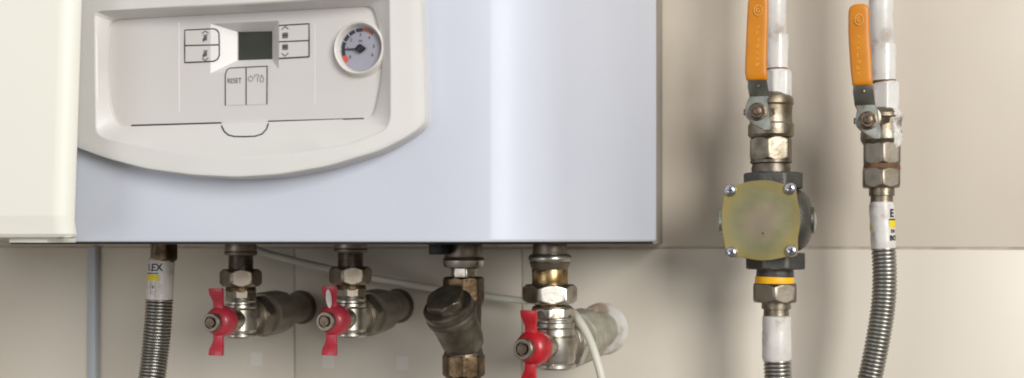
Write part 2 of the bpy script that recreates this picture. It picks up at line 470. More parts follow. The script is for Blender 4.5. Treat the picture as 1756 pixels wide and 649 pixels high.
# seams
for k, (px, y0, y1, mm) in enumerate(((307, 38, 192, 'plastic_line'), (540, 42, 178, 'plastic_line'))):
    bm = bmesh.new(); tubeline(bm, [P(px, y0, QX), P(px, y1, QX)], .00022 if k == 0 else .00014)
    build('seam', bm, M[mm], boiler)
# buttons
def btn(poly, lines, icon=None, r=.00036, ext=None):
    bm = bmesh.new()
    if ext: loft(bm, [[P(x, y, qs(x)-.0008) for x, y in ext], [P(x, y, qs(x)+.0004) for x, y in ext]])
    f = [P(x, y, qs(x, poly[0][1])+.0004) for x, y in poly]; g = [P(x, y, qs(x, poly[0][1])-(.004 if poly[0][1] > 113 else .0008)) for x, y in poly]
    loft(bm, [g, f])
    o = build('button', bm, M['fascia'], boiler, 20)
    bm = bmesh.new()
    for ln in lines: tubeline(bm, [P(x, y, qs(x, poly[0][1])+.0005) for x, y in ln], r)
    build('button_outline', bm, M['gap'], o)
    if icon:
        bm = bmesh.new(); icon(bm); build('button_icon', bm, M['icon'], o, 0)
    return o
def flat(px, py, q):       # returns fn mapping local mm-ish coordinates (m) to the surface
    c = P(px, py, q)
    return lambda x, z: c+Vector((x, -.0001, z))
def rect(bm, fn, x0, z0, x1, z1):
    bm.faces.new([bm.verts.new(fn(*p)) for p in ((x0, z0), (x1, z0), (x1, z1), (x0, z1))])
def stroke(bm, fn, pts, w=.00026): tubeline(bm, [fn(*p) for p in pts], w, 5)
QI = QX+.0007
def tap(bm, px, py, up):
    fn = flat(px, py, QI); s = 1 if up else -1
    stroke(bm, fn, [(-.0020, .0026*s), (0, .0040*s), (.0020, .0026*s)])
    rect(bm, fn, -.0010, -.0016, .0011, .0010); rect(bm, fn, -.0016, -.0022, -.0006, -.0004); rect(bm, fn, -.0012, .0013, .0016, .0018)
def rad(bm, px, py, up):
    fn = flat(px, py, QI); s = 1 if up else -1; z = -.0010*s
    for k in range(4): rect(bm, fn, -.0017+k*.0009, z-.0016, -.0017+k*.0009+.00068, z+.0016)
    rect(bm, fn, -.0018, z-.0002, .0018, z+.0002)
    stroke(bm, fn, [(-.0020, .0025*s), (0, .0042*s), (.0020, .0025*s)])
btn([(317,52),(360.9,50),(360.9,78),(317,79)], [[(317,78.5),(361,77.5),(376,77)], [(316.8,79),(317,52),(361,49.8),(367,49.8),(372,51.5),(375.5,57),(376,77)]], lambda b_: tap(b_, 352, 65, True), ext=[(361,50.5),(367,50.5),(374.5,57),(375,77),(361,78)])
btn([(317,80),(360.9,78.5),(360.9,105),(317,107)], [[(316.8,79),(317,107.5),(361,105.6),(367,105),(373,102),(376,96),(376,78)]], lambda b_: tap(b_, 352, 92, False), ext=[(361,79),(375,78.5),(375,96),(367,104),(361,104.6)])
btn([(479,45),(529,42.5),(529,69),(479,71)], [[(478.6,44),(530,41),(530,69)], [(478.6,72),(530,69.8)]], lambda b_: rad(b_, 489, 58, True))
btn([(479,73),(529,71),(529,97),(479,100)], [[(530,70),(530,97)], [(478.6,100.5),(530,97.5)]], lambda b_: rad(b_, 489, 84, False))
def i_reset(b_): add_text(b_, 'RESET', .0040, flat(402, 139, QI), .00001, .85)
def i_modes(b_):
    fn = flat(430, 135, QI)
    stroke(b_, fn, [(.0016*math.sin(t*.5)*1.0, .0016*math.cos(t*.5)) for t in range(1, 12)], .00013); stroke(b_, fn, [(0, .0004), (0, .0020)], .00013)
    fn = flat(440, 134, QI)
    stroke(b_, fn, [(-.0012, .0004), (-.0010, .0018), (.0010, .0020), (.0016, .0006), (.0006, .0004), (.0006, -.0022)], .00014)
    fn = flat(449, 135, QI)
    stroke(b_, fn, [(0, .0022), (-.0011, -.0002), (-.0010, -.0016), (0, -.0020), (.0010, -.0016), (.0011, -.0002), (0, .0022)], .00014)
o = btn([(387,181),(387,128),(393,118),(421,116.5),(421,180)], [[(386.5,181),(386.5,128),(389,120),(395,117),(422,115.5)], [(422,116),(422,180)]], i_reset, .00030)
btn([(423,180),(423,118),(457,115),(457,179)], [[(422,115.5),(459,114)], [(458,115),(457.5,179)]], i_modes, .00030)
# flap line with its tongue
def qline(px, py):
    yb = 218-(px-215)*.0308        # fascia lower edge at this px
    yi = 268-((px-410)/250.0)**2*26
    if py <= yb: return QF+.0001
    t = (py-yb)/(yi-yb)
    return QF+(bulge(px)-QF-.001)*t+.0009
bm = bmesh.new()
tubeline(bm, [on(226+153*i/24, 215.5-4.5*i/24) for i in range(25)], .00042)
tubeline(bm, [on(461+163*i/24, 208.5-4.7*i/24) for i in range(25)], .00042)
tubeline(bm, [on(x, y) for x, y in ((379,211),(381,218),(385,226),(392,232),(402,234.5),(420,234.8),(438,234),(450,230),(457,222),(460,214),(461,208.5))], .00042)
build('flap_line', bm, M['gap'], boiler)

# gauge
GC = P(614, 82, .2748); g_s = S(614, .2748)
rin = 41.5/g_s; rout = 47.3/g_s
bm = bmesh.new(); ax = Vector((0,-1,0)); ax, s_, t_ = frame(ax)
prof = [(-.0075, rout+.0014), (-.0048, rout+.0006), (-.0030, rout-.0004), (-.0010, rin+.0014), (0, rin+.0007), (-.0003, rin+.0003), (-.0012, rin), (-.0046, rin-.0010), (-.006, rin-.001)]
loft(bm, [ring(GC+ax*a, s_, t_, r, 72) for a, r in prof], cap=False)
gauge = build('pressure_gauge', bm, M['dial_wall'], boiler, 50)
DC = GC+Vector((0, .0043, 0)); DR = rin-.0008
bm = bmesh.new(); drum(bm, DC+Vector((0, .0015, 0)), (0,-1,0), .0015, DR, n=64); build('dial', bm, M['dial'], gauge)
def gp(deg, r, lift=.0002): return DC+Vector((math.cos(R(deg))*r, -lift, math.sin(R(deg))*r))
def arc(bm, d0, d1, r0, r1, lift=.0002, n=24):
    for i in range(n):
        a, b = d0+(d1-d0)*i/n, d0+(d1-d0)*(i+1)/n
        bm.faces.new([bm.verts.new(p) for p in (gp(a, r0, lift), gp(a, r1, lift), gp(b, r1, lift), gp(b, r0, lift))])
bm = bmesh.new(); arc(bm, 199, 84, DR*.76, DR*.92); build('dial_scale', bm, M['dial_dark'], gauge, 0)
bm = bmesh.new(); arc(bm, 219, 200, DR*.74, DR*.93, n=6); build('dial_scale', bm, M['dial_red'], gauge, 0, 'orange low pressure mark')
bm = bmesh.new(); arc(bm, 83, 48, DR*.78, DR*.93, n=8); build('dial_scale', bm, M['dial_brown'], gauge, 0, 'brown high pressure arc')
bm = bmesh.new()
for i in range(4): arc(bm, 180-i*24, 178.6-i*24, DR*.74, DR*.95, .0003, 1)
build('dial_ticks', bm, M['dial_wall'], gauge, 0)
bm = bmesh.new()
for k, d in enumerate((214, 176, 138, 92, 50, 8, -28)):
    c = gp(d, DR*.62, .0003); add_text(bm, str(k), .0026, lambda x, z, c=c: c+Vector((x, 0, z)), .00005)
c = DC+Vector((0, -.0003, DR*.36)); add_text(bm, 'bar', .0019, lambda x, z: c+Vector((x, 0, z)), .00004)
build('dial_numbers', bm, M['icon'], gauge, 0)
bm = bmesh.new(); hubc = DC+Vector((0, -.0016, 0))
prism(bm, [hubc+Vector((x, 0, z)) for x, z in ((-DR*.86, -.0001), (-.0030, -.0006), (0, -.0027), (.0036, 0), (0, .0027), (-.0030, .0003), (-DR*.86, .0002))], Vector((0, .0008, 0)))
drum(bm, DC+Vector((0, .0001, 0)), (0,-1,0), .0030, .0021, n=24)
build('needle', bm, M['needle'], gauge)

# ------------------------------------------------------------------ CREAM CABINET DOOR
def cabinet():
    qf, qb = .310, .299
    xr = P(130, 400, qb).x; xl = xr-.30; z0 = P(60, 409, qf).z; z1 = CZ+.4
    t = thing('wall_cabinet', (xl+.15, -.15, z0), 'cream lacquered wall cabinet with rounded door edge, left of the boiler', 'cabinet')
    shear = (P(143, 0, qb).x-xr)/(P(130, 0, qb).z-P(130, 400, qb).z)
    bm = bmesh.new()
    # door profile extruded: front, rounded right edge, sloped lower lip
    def sec(z, inset, qfz):
        rr = .0085; sh = shear*(z-z0); x1 = xr+sh-inset; pts = [(xl, qb+inset), (xl, qfz)]
        for i in range(9):
            a = PI/2-PI/2*i/8; pts.append((x1-rr+rr*math.cos(a), qfz-rr+rr*math.sin(a)))
        for i in range(5):
            a = -PI/2*i/4; pts.append((x1-.002+.002*math.cos(a), qb+inset+.002+.002*math.sin(a)))
        return [Vector((x, -q, z)) for x, q in pts]
    zc = P(60, 371, qf).z
    loft(bm, [sec(z0, .0035, qf-.0065), sec(z0+.0007, .0012, qf-.0045), sec(z0+.0025, 0, qf-.0030), sec(zc-.0004, 0, qf-.0004), sec(zc+.0008, 0, qf), sec(z1, 0, qf)])
    build('door', bm, M['cream'], t, 20)
    bm = bmesh.new(); box(bm, (xl, -.296, z0-.0008), (XL-.004, -.001, z1), .001)
    build('carcass', bm, M['cream'], t)
    bm = bmesh.new(); a = P(12, 414, .30); b = P(78, 414, .30); box(bm, (a.x, -.2985, ZB-.0004), (b.x, -.272, ZB+.004), .0005)
    build('hinge_plate', bm, M['cream'], t)
cabinet()

# ------------------------------------------------------------------ cable duct on the wall
a = P(149, 423, .007); b = P(163.5, 423, .007)
bm = bmesh.new(); box(bm, (a.x, -.007, CZ-.44), (b.x, -.0004, a.z), .0012)
duct = build('cable_duct', bm, M['duct']); props(duct, 'narrow pale blue-grey plastic duct running down the tiles below the boiler', 'cable duct')

# ------------------------------------------------------------------ pixel-specified vertical stacks of fittings
def stack(parent, cx, q, items):
    objs = {}
    for it in items:
        name, mt, kind, y0, y1, h0 = it[:6]; h1 = it[6] if len(it) > 6 and it[6] is not None else h0
        op = it[7] if len(it) > 7 else {}
        c = op.get('cx', cx); s = S(c, q); bm = bmesh.new()
        o = P(c, y0, q); L = (y0 < y1) and abs(P(c, y1, q).z-o.z)+.00025
        ax = Vector((0, 0, -1))
        if kind == 'c': drum(bm, o, ax, L, h0/s, h1/s, op.get('bev', .0007))
        elif kind == 'h': hexn(bm, o, ax, L, h0/s, op.get('rot', .2), sides=op.get('sides', 6))
        elif kind == 't': thread(bm, o, ax, L, h0/s)
        elif kind == 'p':
            cyl(bm, o, ax, [((P(c, y0, q).z-P(c, yy, q).z), h/s) for yy, h in op['prof']])
        objs[name] = build(name, bm, M[mt], op.get('sub') and objs[op['sub']] or parent, op.get('sm', 30))
    return objs

# ------------------------------------------------------------------ angle valves
QV = .12
def wing(hub, up, s, stem, side, w0, w1, Ln, th, tip):
    """one wing of the butterfly handle: a tapered bent blade, as a closed loft"""
    rings = []
    prof = [(0.0, 1.25, 0), (.18, .85, .0), (.42, .8, .0006), (.60, .95, .0016), (.75, 1.15, .0030), (.97, 1.2, .0036), (1.0, 1.12, .0036)]
    for t, w, off in prof:
        c = hub+up*(.006+Ln*t)+stem*off+side*(tip*t); hw = w0*w
        r_ = []
        for sx, sy in ((-1, -1), (-.85, -1.0), (.85, -1.0), (1, -1), (1, 1), (.85, 1.0), (-.85, 1.0), (-1, 1)):
            k = .75 if abs(sx) == 1 else 1
            r_.append(c+side*(hw*sx)+stem*(th*.5*sy*k))
        rings.append(r_)
    return rings
def handle(parent, c, stem, red, screwmat, scale=1.0, hole=False, wingang=0.0, lens=(1,1)):
    """c = point on the stem axis at the dome centre"""
    stem = stem.normalized(); side = stem.cross(Vector((0,0,1))).normalized(); side = -side if side.x < 0 else side
    up0 = side.cross(stem).normalized(); up0 = up0 if up0.z > 0 else -up0
    up = (up0*math.cos(wingang)+side*math.sin(wingang)).normalized(); sd = up.cross(stem); sd = sd if sd.x > 0 else -sd
    k = scale; bm = bmesh.new()
    cyl(bm, c-stem*.010*k, stem, [(0, .0085*k), (.002*k, .0105*k), (.0055*k, .0112*k), (.0085*k, .0110*k), (.0112*k, .0101*k), (.0132*k, .0085*k), (.0143*k, .0070*k), (.0147*k, .005*k)], 48)
    for sg, Lm in ((1, lens[0]), (-1, lens[1])):
        loft(bm, wing(c+stem*.000*k, up*sg, 1, stem, sd, .0046*k, 0, .0175*k*Lm, .0028*k, 0))
    h = build('handle', bm, red, parent, 32)
    bm = bmesh.new()
    o = c+stem*.0026*k
    cyl(bm, o, stem, [(0, .0052*k), (.0045*k, .0064*k), (.0058*k, .0067*k), (.0072*k, .0067*k), (.0080*k, .0061*k), (.0080*k, .0046*k), (.0064*k, .0044*k), (.0064*k, .001)], 40)
    build('handle_collar', bm, M[screwmat], h)
    bm = bmesh.new(); hexn(bm, o+stem*.0058*k, stem, .0034*k, .0038*k, .3, 48)
    build('handle_nut', bm, M['bolt'], h)
    if hole:
        bm = bmesh.new(); cc = c+stem*.0034*k+up*.0145*k
        pts = [cc+sd*(.0019*k*math.cos(t))+up*(.0062*k*math.sin(t))+stem*(.0015*k*(math.sin(t))) for t in [2*PI*i/20 for i in range(20)]]
        prism(bm, pts, stem*.0011); build('wing_inlay', bm, M['paint'], h)
    return h
def tail(parent, c, d, mats, r=1.0, L=None, rk=1.0):
    """fittings from the valve body back to the wall along direction d"""
    d = d.normalized(); T = (-c.y)/d.y
    out = []
    bm = bmesh.new(); drum(bm, c+d*.002, d, .014, .0115*r); drum(bm, c+d*.0145, d, .004, .0098*r); build('inlet_neck', bm, M[mats[0]], parent)
    bm = bmesh.new(); hexn(bm, c+d*.0155, d, .0165, .0165*r, .15); build('inlet_nut', bm, M[mats[1]], parent)
    bm = bmesh.new(); cyl(bm, c+d*.0318, d, [(0, .0115*r), (.0006, .0125*r), (.005, .0127*r), (.0058, .0120*r)]); build('thread_ring', bm, M[mats[2]], parent)
    bm = bmesh.new(); hexn(bm, c+d*.037, d, .034, .0172*r, .45, sides=10); build('wall_socket', bm, M[mats[3]], parent)
    bm = bmesh.new(); cyl(bm, c+d*.0708, d, [(0, .0155*r), (.006, .0145*r), (.014, .0120*r), (T-.0708-.003, .0118*r)]); build('supply_pipe', bm, M[mats[3]], parent)
    bm = bmesh.new(); cyl(bm, c+d*(T-.006), d, [(0, .0122*r), (.001, .0128*r*rk), (.004, .0138*r*rk), (.0063, .0142*r*rk)]); build('rosette', bm, M[mats[4]], parent)
def angle_valve(cx, q, items, ybody, stem, red, label, scale=1.0, tr=1.0, tmats=('nickel','nickel_dull','nickel_dark','socket_grey','nickel_dark'), hole=False, collar='nickel_dull', taildir=Vector((-.075,1,.01)), cxb=None, group='red handled angle valves under the boiler', reach=.021, wa=0, lens=(1,1)):
    reach += .0075
    base = P(cx, ybody, q)
    t = thing('angle_valve', base, label, 'valve', group)
    stack(t, cx, q, items)
    c = P(cxb or cx, ybody, q)
    stem = Vector(stem).normalized()
    bm = bmesh.new(); drum(bm, c, stem, reach-.004, .0085*scale); drum(bm, c, stem, reach+.004, .0042*scale)
    build('stem_boss', bm, M['nickel'], t)
    tail(t, c, taildir, tmats, tr, rk=1.22 if tr > 1.1 else 1.0)
    handle(t, c+stem*reach, stem, M[red], collar, scale, hole, wa, lens)
    return t
it1 = [('boiler_connector','nickel_dull','c',412,432,26,27), ('connector_ring','nickel_dull','c',430,438,28,28,{'bev':.0016}),
       ('threaded_nipple','nickel_dark','t',437,463,21.5), ('union_nut','nickel_dull','h',462,491,36,None,{'rot':.55}),
       ('neck','brass_dark','c',490,500,25,26), ('body_hex','nickel_dull','h',497,511,27,None,{'rot':.1,'sides':8}),
       ('valve_body','nickel','p',510,580,27,None,{'prof':[(509,20),(511,25),(516,26.5),(518,25),(521,25),(523,26.5),(527,27),(529,26),(531,27),(566,27.5),(568,26),(571,25.5),(573,27.5),(576,27.5),(579,25),(580,18)],'sm':24})]
v1 = angle_valve(413, QV, it1, 547, (-.06,-1,.0), 'red_pink', 'leftmost red winged angle valve, beside the hose with the white LEX collar', hole=False)
v2 = copy_tree(v1)
v2['label'] = 'middle one of three red winged angle valves, just left of the bronze strainer'
v2.location = P(601, 545, QV)
for ch in v2.children:
    pass
# the middle valve's handle carries a pale inlay
hd = [c for c in v2.children if c.name.startswith('handle')][0]
def add_inlay():
    bm = bmesh.new(); stem = Vector((-.06,-1,0)).normalized(); c = P(601, 545, QV)+stem*.0308+Vector((-.0002,0,.0150))
    pts = [c+Vector((.0020*math.cos(t), -.0028*(math.sin(t)*.5+.5)-.0003, .0064*math.sin(t))) for t in [2*PI*i/20 for i in range(20)]]
    prism(bm, pts, Vector((0,-.0006,0))); build('wing_inlay', bm, M['paint'], hd)
add_inlay()
it4 = [('boiler_connector','nickel_dull','c',412,437,29,30), ('connector_ring','nickel','c',436,450,37,37,{'bev':.0022}),
       ('cone','nickel_dull','c',449,463,35,31), ('brass_tailpiece','brass','c',461,489,31,31),
       ('union_nut','nickel','h',488,520,48,None,{'rot':.35}), ('threaded_nipple','brass','t',519,530,27),
       ('shoulder','nickel_dull','c',525,545,34,37,{'cx':947}), ('body_hex','nickel','h',528,544,38,None,{'rot':.0,'sides':8,'cx':948}),
       ('valve_body','nickel','p',543,634,36,None,{'cx':951,'prof':[(542,28),(544,33),(547,34),(549,32.5),(552,32.5),(554,34),(560,34.5),(562,33),(564,34.5),(570,35),(574,36),(576,34),(578,36),(616,36),(620,34.5),(622,34),(624,36.5),(629,36.5),(632,34),(634,24)],'sm':24})]
v4 = angle_valve(943, QV, it4, 592, (-.30,-1,.02), 'red', 'largest red winged angle valve, with golden brass collar, right of the bronze strainer', 1.06, 1.18,
    ('nickel','nickel','nickel_dull','fiber','sleeve'), cxb=951, taildir=Vector((.10,1,.015)), group='red handled angle valves under the boiler', reach=.024)

# ------------------------------------------------------------------ Y strainer
def strainer():
    q = .12; cx = 795
    t = thing('line_strainer', P(cx, 649, q), 'dark bronze Y shaped strainer with angled cap, between two red handled valves', 'pipe strainer')
    stack(t, cx, q, [('boiler_connector','nickel_dull','c',412,441,32,33), ('connector_ring','nickel','c',440,460,36,35,{'bev':.0028}),
        ('top_hex','nickel','h',457,479,23,None,{'rot':.0}), ('body_hex','brass_dark','h',475,517,36,None,{'rot':.25,'sides':8}),
        ('strainer_body','strainer','p',510,615,30,None,{'prof':[(508,33),(516,35),(524,31),(560,30),(590,30),(603,33),(610,35),(612,30)]}),
        ('outlet_hex','brass_dark','h',607,645,37,None,{'rot':.25,'sides':8}), ('outlet_pipe','brass_dark','c',643,760,30,30)])
    d = Vector((-.14,-.62,.77)).normalized(); c = P(797, 592, q)-d*.004
    bm = bmesh.new(); cyl(bm, c, d, [(0,.0105),(.004,.0135),(.010,.0148),(.024,.0155),(.030,.0163),(.0312,.0172),(.0335,.0175),(.035,.0168),(.036,.0150)]); br = build('branch', bm, M['strainer'], t)
    bm = bmesh.new(); cyl(bm, c+d*.0355, d, [(0,.0150),(.0008,.0168),(.003,.0172),(.0055,.0170),(.0062,.016)]); cp = build('branch_cap', bm, M['strainer'], t)
    bm = bmesh.new(); hexn(bm, c+d*.0412, d, .0075, .0138, .5); build('cap_hex', bm, M['strainer'], cp)
strainer()

# ------------------------------------------------------------------ corrugated hoses
def wrap(cfun, r, ang0):
    """maps (x,z) onto a vertical cylinder surface; cfun(z)->centre"""
    def fn(x, z):
        c = cfun(z); a = ang0+x/r
        return c+Vector((math.sin(a)*(r+.00012), -math.cos(a)*(r+.00012), 0))
    return fn
def hose(parent, pts, r, pitch, m='hose_dull'):
    pts = even(crom(pts, 60), pitch/10)
    bm = bmesh.new()
    def rf(dist):
        ph = (dist/pitch) % 1.0
        return r*(1-.13*(abs(ph-.5)*2)**2.6)
    sweep(bm, pts, rf, 32); return build('corrugated_tube', bm, M[m], parent, 60)
# left hose with lettering
def hose_left():
    q = .13; cx = 276; s = S(cx, q)
    t = thing('flexible_hose', P(cx, 440, q), 'corrugated steel hose with LEX lettering on its white collar, left under the boiler', 'hose', 'corrugated metal hoses')
    stack(t, 281, q, [('hose_nut','brass_dark','h',411,447,24,None,{'rot':.2}), ('hose_neck','brass_dark','c',440,450,18,18)])
    r = 22.5/s; a = P(277, 442, q); b = P(273, 515, q); tt = (b-a)
    bm = bmesh.new(); pts = [a.lerp(b, i/14) for i in range(15)]
    prof = [.9,1,1,1.0,1.01,1,1.0,.995,1,1.01,1,.99,1,1.01,.97]
    rings = [ring(p, Vector((1,0,0)), Vector((0,-1,0)), r*k, 40) for p, k in zip(pts, prof)]
    loft(bm, rings); sl = build('collar_sleeve', bm, M['sleeve'], t, 50)
    def cf(py): 
        f = (py-442)/73.0; return a.lerp(b, f)
    va = -R(26)                                 # towards the camera's side
    view = R(28)
    def at(py, off=0): 
        c = cf(py); return lambda x, z: c+Vector((0,0,z))+Vector((math.sin(off+x/r)*(r+.0002), -math.cos(off+x/r)*(r+.0002), 0))
    bm = bmesh.new(); add_text(bm, 'LEX', .0072, at(459, view-.42), .0002, .95)
    c_ = at(468.5, view-.55)
    for i in range(8):
        x0, x1 = -.0058+i*.00125, -.0058+(i+1)*.00125; rect(bm, c_, x0, -.0004, x1, .0004)
    build('lettering', bm, M['ink'], sl, 0)
    bm = bmesh.new(); c_ = at(476, view-.5)
    for i in range(8):
        x0, x1 = -.0058+i*.00125, -.0058+(i+1)*.00125; rect(bm, c_, x0, -.0022, x1, .0022)
    build('yellow_band', bm, M['label_yellow'], sl, 0)
    bm = bmesh.new(); c_ = at(494, view-.42)
    for (x0, x1, z0, z1) in ((-.0024,.0018,.0038,.0042),(-.0024,.0018,-.0042,-.0038),(-.0024,-.0021,-.0042,.0042),(.0015,.0018,-.0042,.0042),(-.0012,.0008,.0008,.0014),(-.0008,.0004,-.0002,.0022),(-.0012,.0010,-.0026,-.0022)): rect(bm, c_, x0, z0, x1, z1)
    build('stamp', bm, M['inkgrey'], sl, 0)
    hose(t, [P(273.5, 512, q), P(271, 555, q), P(266, 605, q), P(258, 665, q+.005), P(240, 740, q+.01)], 23/s, .0024)
hose_left()

# ------------------------------------------------------------------ gas lines on the right
QG = .058
def lever(parent, grip, hub, off, rough_label=None):
    """grip: list of (px,py,halfw px,q); hub=(px,py)"""
    # steel strap
    q0 = QG+.020
    sp = S(hub[0], q0)
    def outline_plate(rows, q_of, th, m, name, par, sm=32, rnd=None):
        bm = bmesh.new(); rings = []
        for (x, y, h) in rows:
            q = q_of(y); c = P(x, y, q); w = h/S(x, q)
            e = .0006
            pr = [(-w, -th*.5+e), (-w+e*1.2, -th*.5), (w-e*1.2, -th*.5), (w, -th*.5+e), (w, th*.5-e), (w-e*1.2, th*.5), (-w+e*1.2, th*.5), (-w, th*.5-e)]
            rings.append([c+Vector((a, b, 0)) for a, b in pr])
        loft(bm, rings); return build(name, bm, M[m], par, sm)
    hx, hy = hub
    def qz(y):
        y1 = hy-26
        if y > y1: return q0
        y2 = hy-54
        if y > y2: return q0+.011*(y1-y)/(y1-y2)
        return q0+.011+(.004*(y2-y)/120.0)
    gx, gy = grip[-1][0], grip[-1][1]
    rows = [(gx, gy-12, 15)]+[(gx, gy-1, 16), (gx+1, gy+12, 17), (gx+4, hy-26, 17), (hx-.5, hy-18, 17), (hx-1, hy-8, 18.5), (hx-1, hy+5, 20), (hx+2, hy+12, 19), (hx+7, hy+20, 15.5), (hx+12, hy+26, 11), (hx+16, hy+31, 6)]
    st = outline_plate(rows, qz, .0022, 'zinc', 'lever', parent)
    # grip: fat rounded vinyl sleeve
    bm = bmesh.new(); rings = []
    for i, (x, y, h) in enumerate(grip):
        q = qz(y); c = P(x, y, q); w = h/S(x, q); th = .0042 if 0 < i < len(grip)-1 else .003
        rr = [c+Vector((w*math.copysign(abs(math.cos(a))**.55, math.cos(a)), th*.5*math.copysign(abs(math.sin(a))**.75, math.sin(a)), 0)) for a in [2*PI*k/32 for k in range(32)]]
        rings.append(rr)
    loft(bm, rings); gr = build('grip', bm, M['orange'], st, 60)
    # worn embossing on the grip
    bm = bmesh.new(); x, y, h = grip[3]; q = qz(y)+.0022; c = P(x, y+6, q)
    tubeline(bm, [c+Vector((.0026*math.cos(t), 0, .0034*math.sin(t))) for t in [2*PI*i/16 for i in range(17)]], .00032)
    tubeline(bm, [c+Vector((.0012*math.cos(t), 0, .0014*math.sin(t))) for t in [PI*.5+1.5*PI*i/10 for i in range(11)]], .0003)
    for k in range(7):
        yy = y+34+k*11; c = P(x-1, yy, qz(yy)+.0021)
        for w_ in range(2):
            tubeline(bm, [c+Vector((random.uniform(-.0014,.0014), 0, random.uniform(-.0014,.0014))) for _ in range(3)], .00026)
    build('embossing', bm, M['orange_mark'], gr)
    # rivet, bolt, stop tab
    bm = bmesh.new(); c = P(gx+1, gy+10, qz(gy+10)+.0009); drum(bm, c, (0,-1,0), .0008, .0011, bev=.0003, n=20); build('rivet', bm, M['bolt'], st)
    bm = bmesh.new(); c = P(hx, hy, q0+.001)
    drum(bm, c, (0,-1,0), .0012, .0062, n=32); hexn(bm, c+Vector((0,-.0011,0)), (0,-1,0), .0046, .0054, .3, 48); drum(bm, c+Vector((0,-.0055,0)), (0,-1,0), .0018, .0028, n=24)
    build('bolt', bm, M['bolt'], parent)
    bm = bmesh.new(); a = P(hx+16, hy+2, q0-.003); b = P(hx+38, hy-2, q0-.008)
    prism(bm, [a+Vector((0,0,.0028)), a-Vector((0,0,.0028)), b-Vector((0,0,.0020)), b+Vector((0,0,.0020))], Vector((0,.003,0)), .0004)
    drum(bm, P(hx-24, hy+1, q0-.006), (1,0,0), .014, .0022, n=20); 
    build('stop_tab', bm, M['bolt'], parent)
    # stem boss between body and strap
    bm = bmesh.new(); drum(bm, P(hx, hy, QG), (0,-1,0), q0-QG, .0075); build('stem_boss', bm, M['nickel_dull'], parent)

# line 1
p1 = thing('gas_pipe', P(1331, 60, QG), 'white painted pipe behind the left orange lever, coming down the wall', 'pipe', 'white painted pipes')
stack(p1, 1330, QG, [('pipe','paint','c',-190,64,17.5,18), ('pipe_socket','paint','p',60,120,19,None,{'cx':1332,'prof':[(60,17),(61.5,19.5),(68,20),(112,18.5),(118,19),(120,17)]}), ('joint_ring','rust','c',116,121.5,18.5,19.5,{'cx':1332})])
b1 = thing('ball_valve', P(1322, 200, QG), 'ball valve with orange lever directly above the square gas filter', 'valve', 'orange lever ball valves')
stack(b1, 1322, QG, [('inlet_hex','paint','h',121,170,24,None,{'cx':1334,'rot':.2}),
    ('valve_body','nickel_gas','p',160,240,36,None,{'prof':[(160,24),(164,30),(168,36),(174,38),(180,38),(183,36),(200,35),(212,36),(215,38.5),(232,38.5),(236,36),(238,30)],'sm':24}),
    ('outlet_hex','nickel_gas','h',236,277,38,None,{'rot':.42}), ('nipple','nickel_dark','p',274,300,33,None,{'prof':[(274,30),(276,35),(280,35),(282,31),(290,33),(300,32)]})])
lever(b1, [(1300,-9,8),(1300,-5,14),(1300,2,17),(1300,12,17.6),(1299,40,18),(1297.5,75,18),(1296.5,105,18.2),(1296.5,125,18.5),(1298,135,18.5),(1298.5,138,17.5)], (1299,192), 0)
# line 2
p2 = thing('gas_pipe', P(1511, 70, QG), 'white painted pipe behind the right orange lever, rust stained at its joint', 'pipe', 'white painted pipes')
stack(p2, 1511, QG, [('pipe','paint','c',-190,80,20,20.5), ('pipe_socket','paint','p',76,140,21,None,{'cx':1514,'prof':[(76,19),(78,21.5),(84,22),(134,21),(139,21),(141,19)]}), ('joint_ring','rust','c',137,142,20.5,22,{'cx':1515})])
b2 = thing('ball_valve', P(1512, 220, QG), 'ball valve with orange lever and flaking white paint, right of the filter line', 'valve', 'orange lever ball valves')
stack(b2, 1511, QG, [('inlet_hex','paint','h',141,205,24,None,{'cx':1519,'rot':.5}),
    ('valve_body','nickel_gas','p',190,250,30,None,{'prof':[(186,22),(190,29),(196,33),(202,34),(206,31.5),(222,31.5),(228,34),(240,34),(246,31),(250,28)],'sm':24}),
    ('outlet_hex','nickel_dull','h',244,283,34,None,{'rot':.5,'cx':1512}), ('nipple','rust','c',280,292,30,31,{'cx':1512})])
def crust():
    bm = bmesh.new(); rings = []; c0 = 1531; n = 40
    ph = [random.uniform(0, 6.28) for _ in range(6)]
    for y in range(186, 262, 3):
        q = QG+.0062; c = P(c0+2*math.sin(y*.11), y, q); t = (y-186)/75
        base = 14.5*min(1, .45+4*t)*min(1, .40+1.5*(1-t))/S(c0, q)
        r_ = [base*(1+.12*math.sin(3*(2*PI*i/n)+ph[0]+y*.15)+.05*math.sin(7*(2*PI*i/n)+ph[1]-y*.21)+random.uniform(-.09,.09)) for i in range(n)]
        rings.append([c+Vector((math.cos(2*PI*i/n)*r_[i], math.sin(2*PI*i/n)*r_[i]*.85, 0)) for i in range(n)])
    loft(bm, rings); build('flaking_paint', bm, M['flaky'], b2, 50)
crust()
lever(b2, [(1473,8,8),(1473,11,14),(1473,17,17),(1473,28,17.5),(1473,55,17.6),(1475,90,17.8),(1477,120,17.6),(1478.5,138,17),(1479,144,17),(1479.5,147,16)], (1488,207), 0)

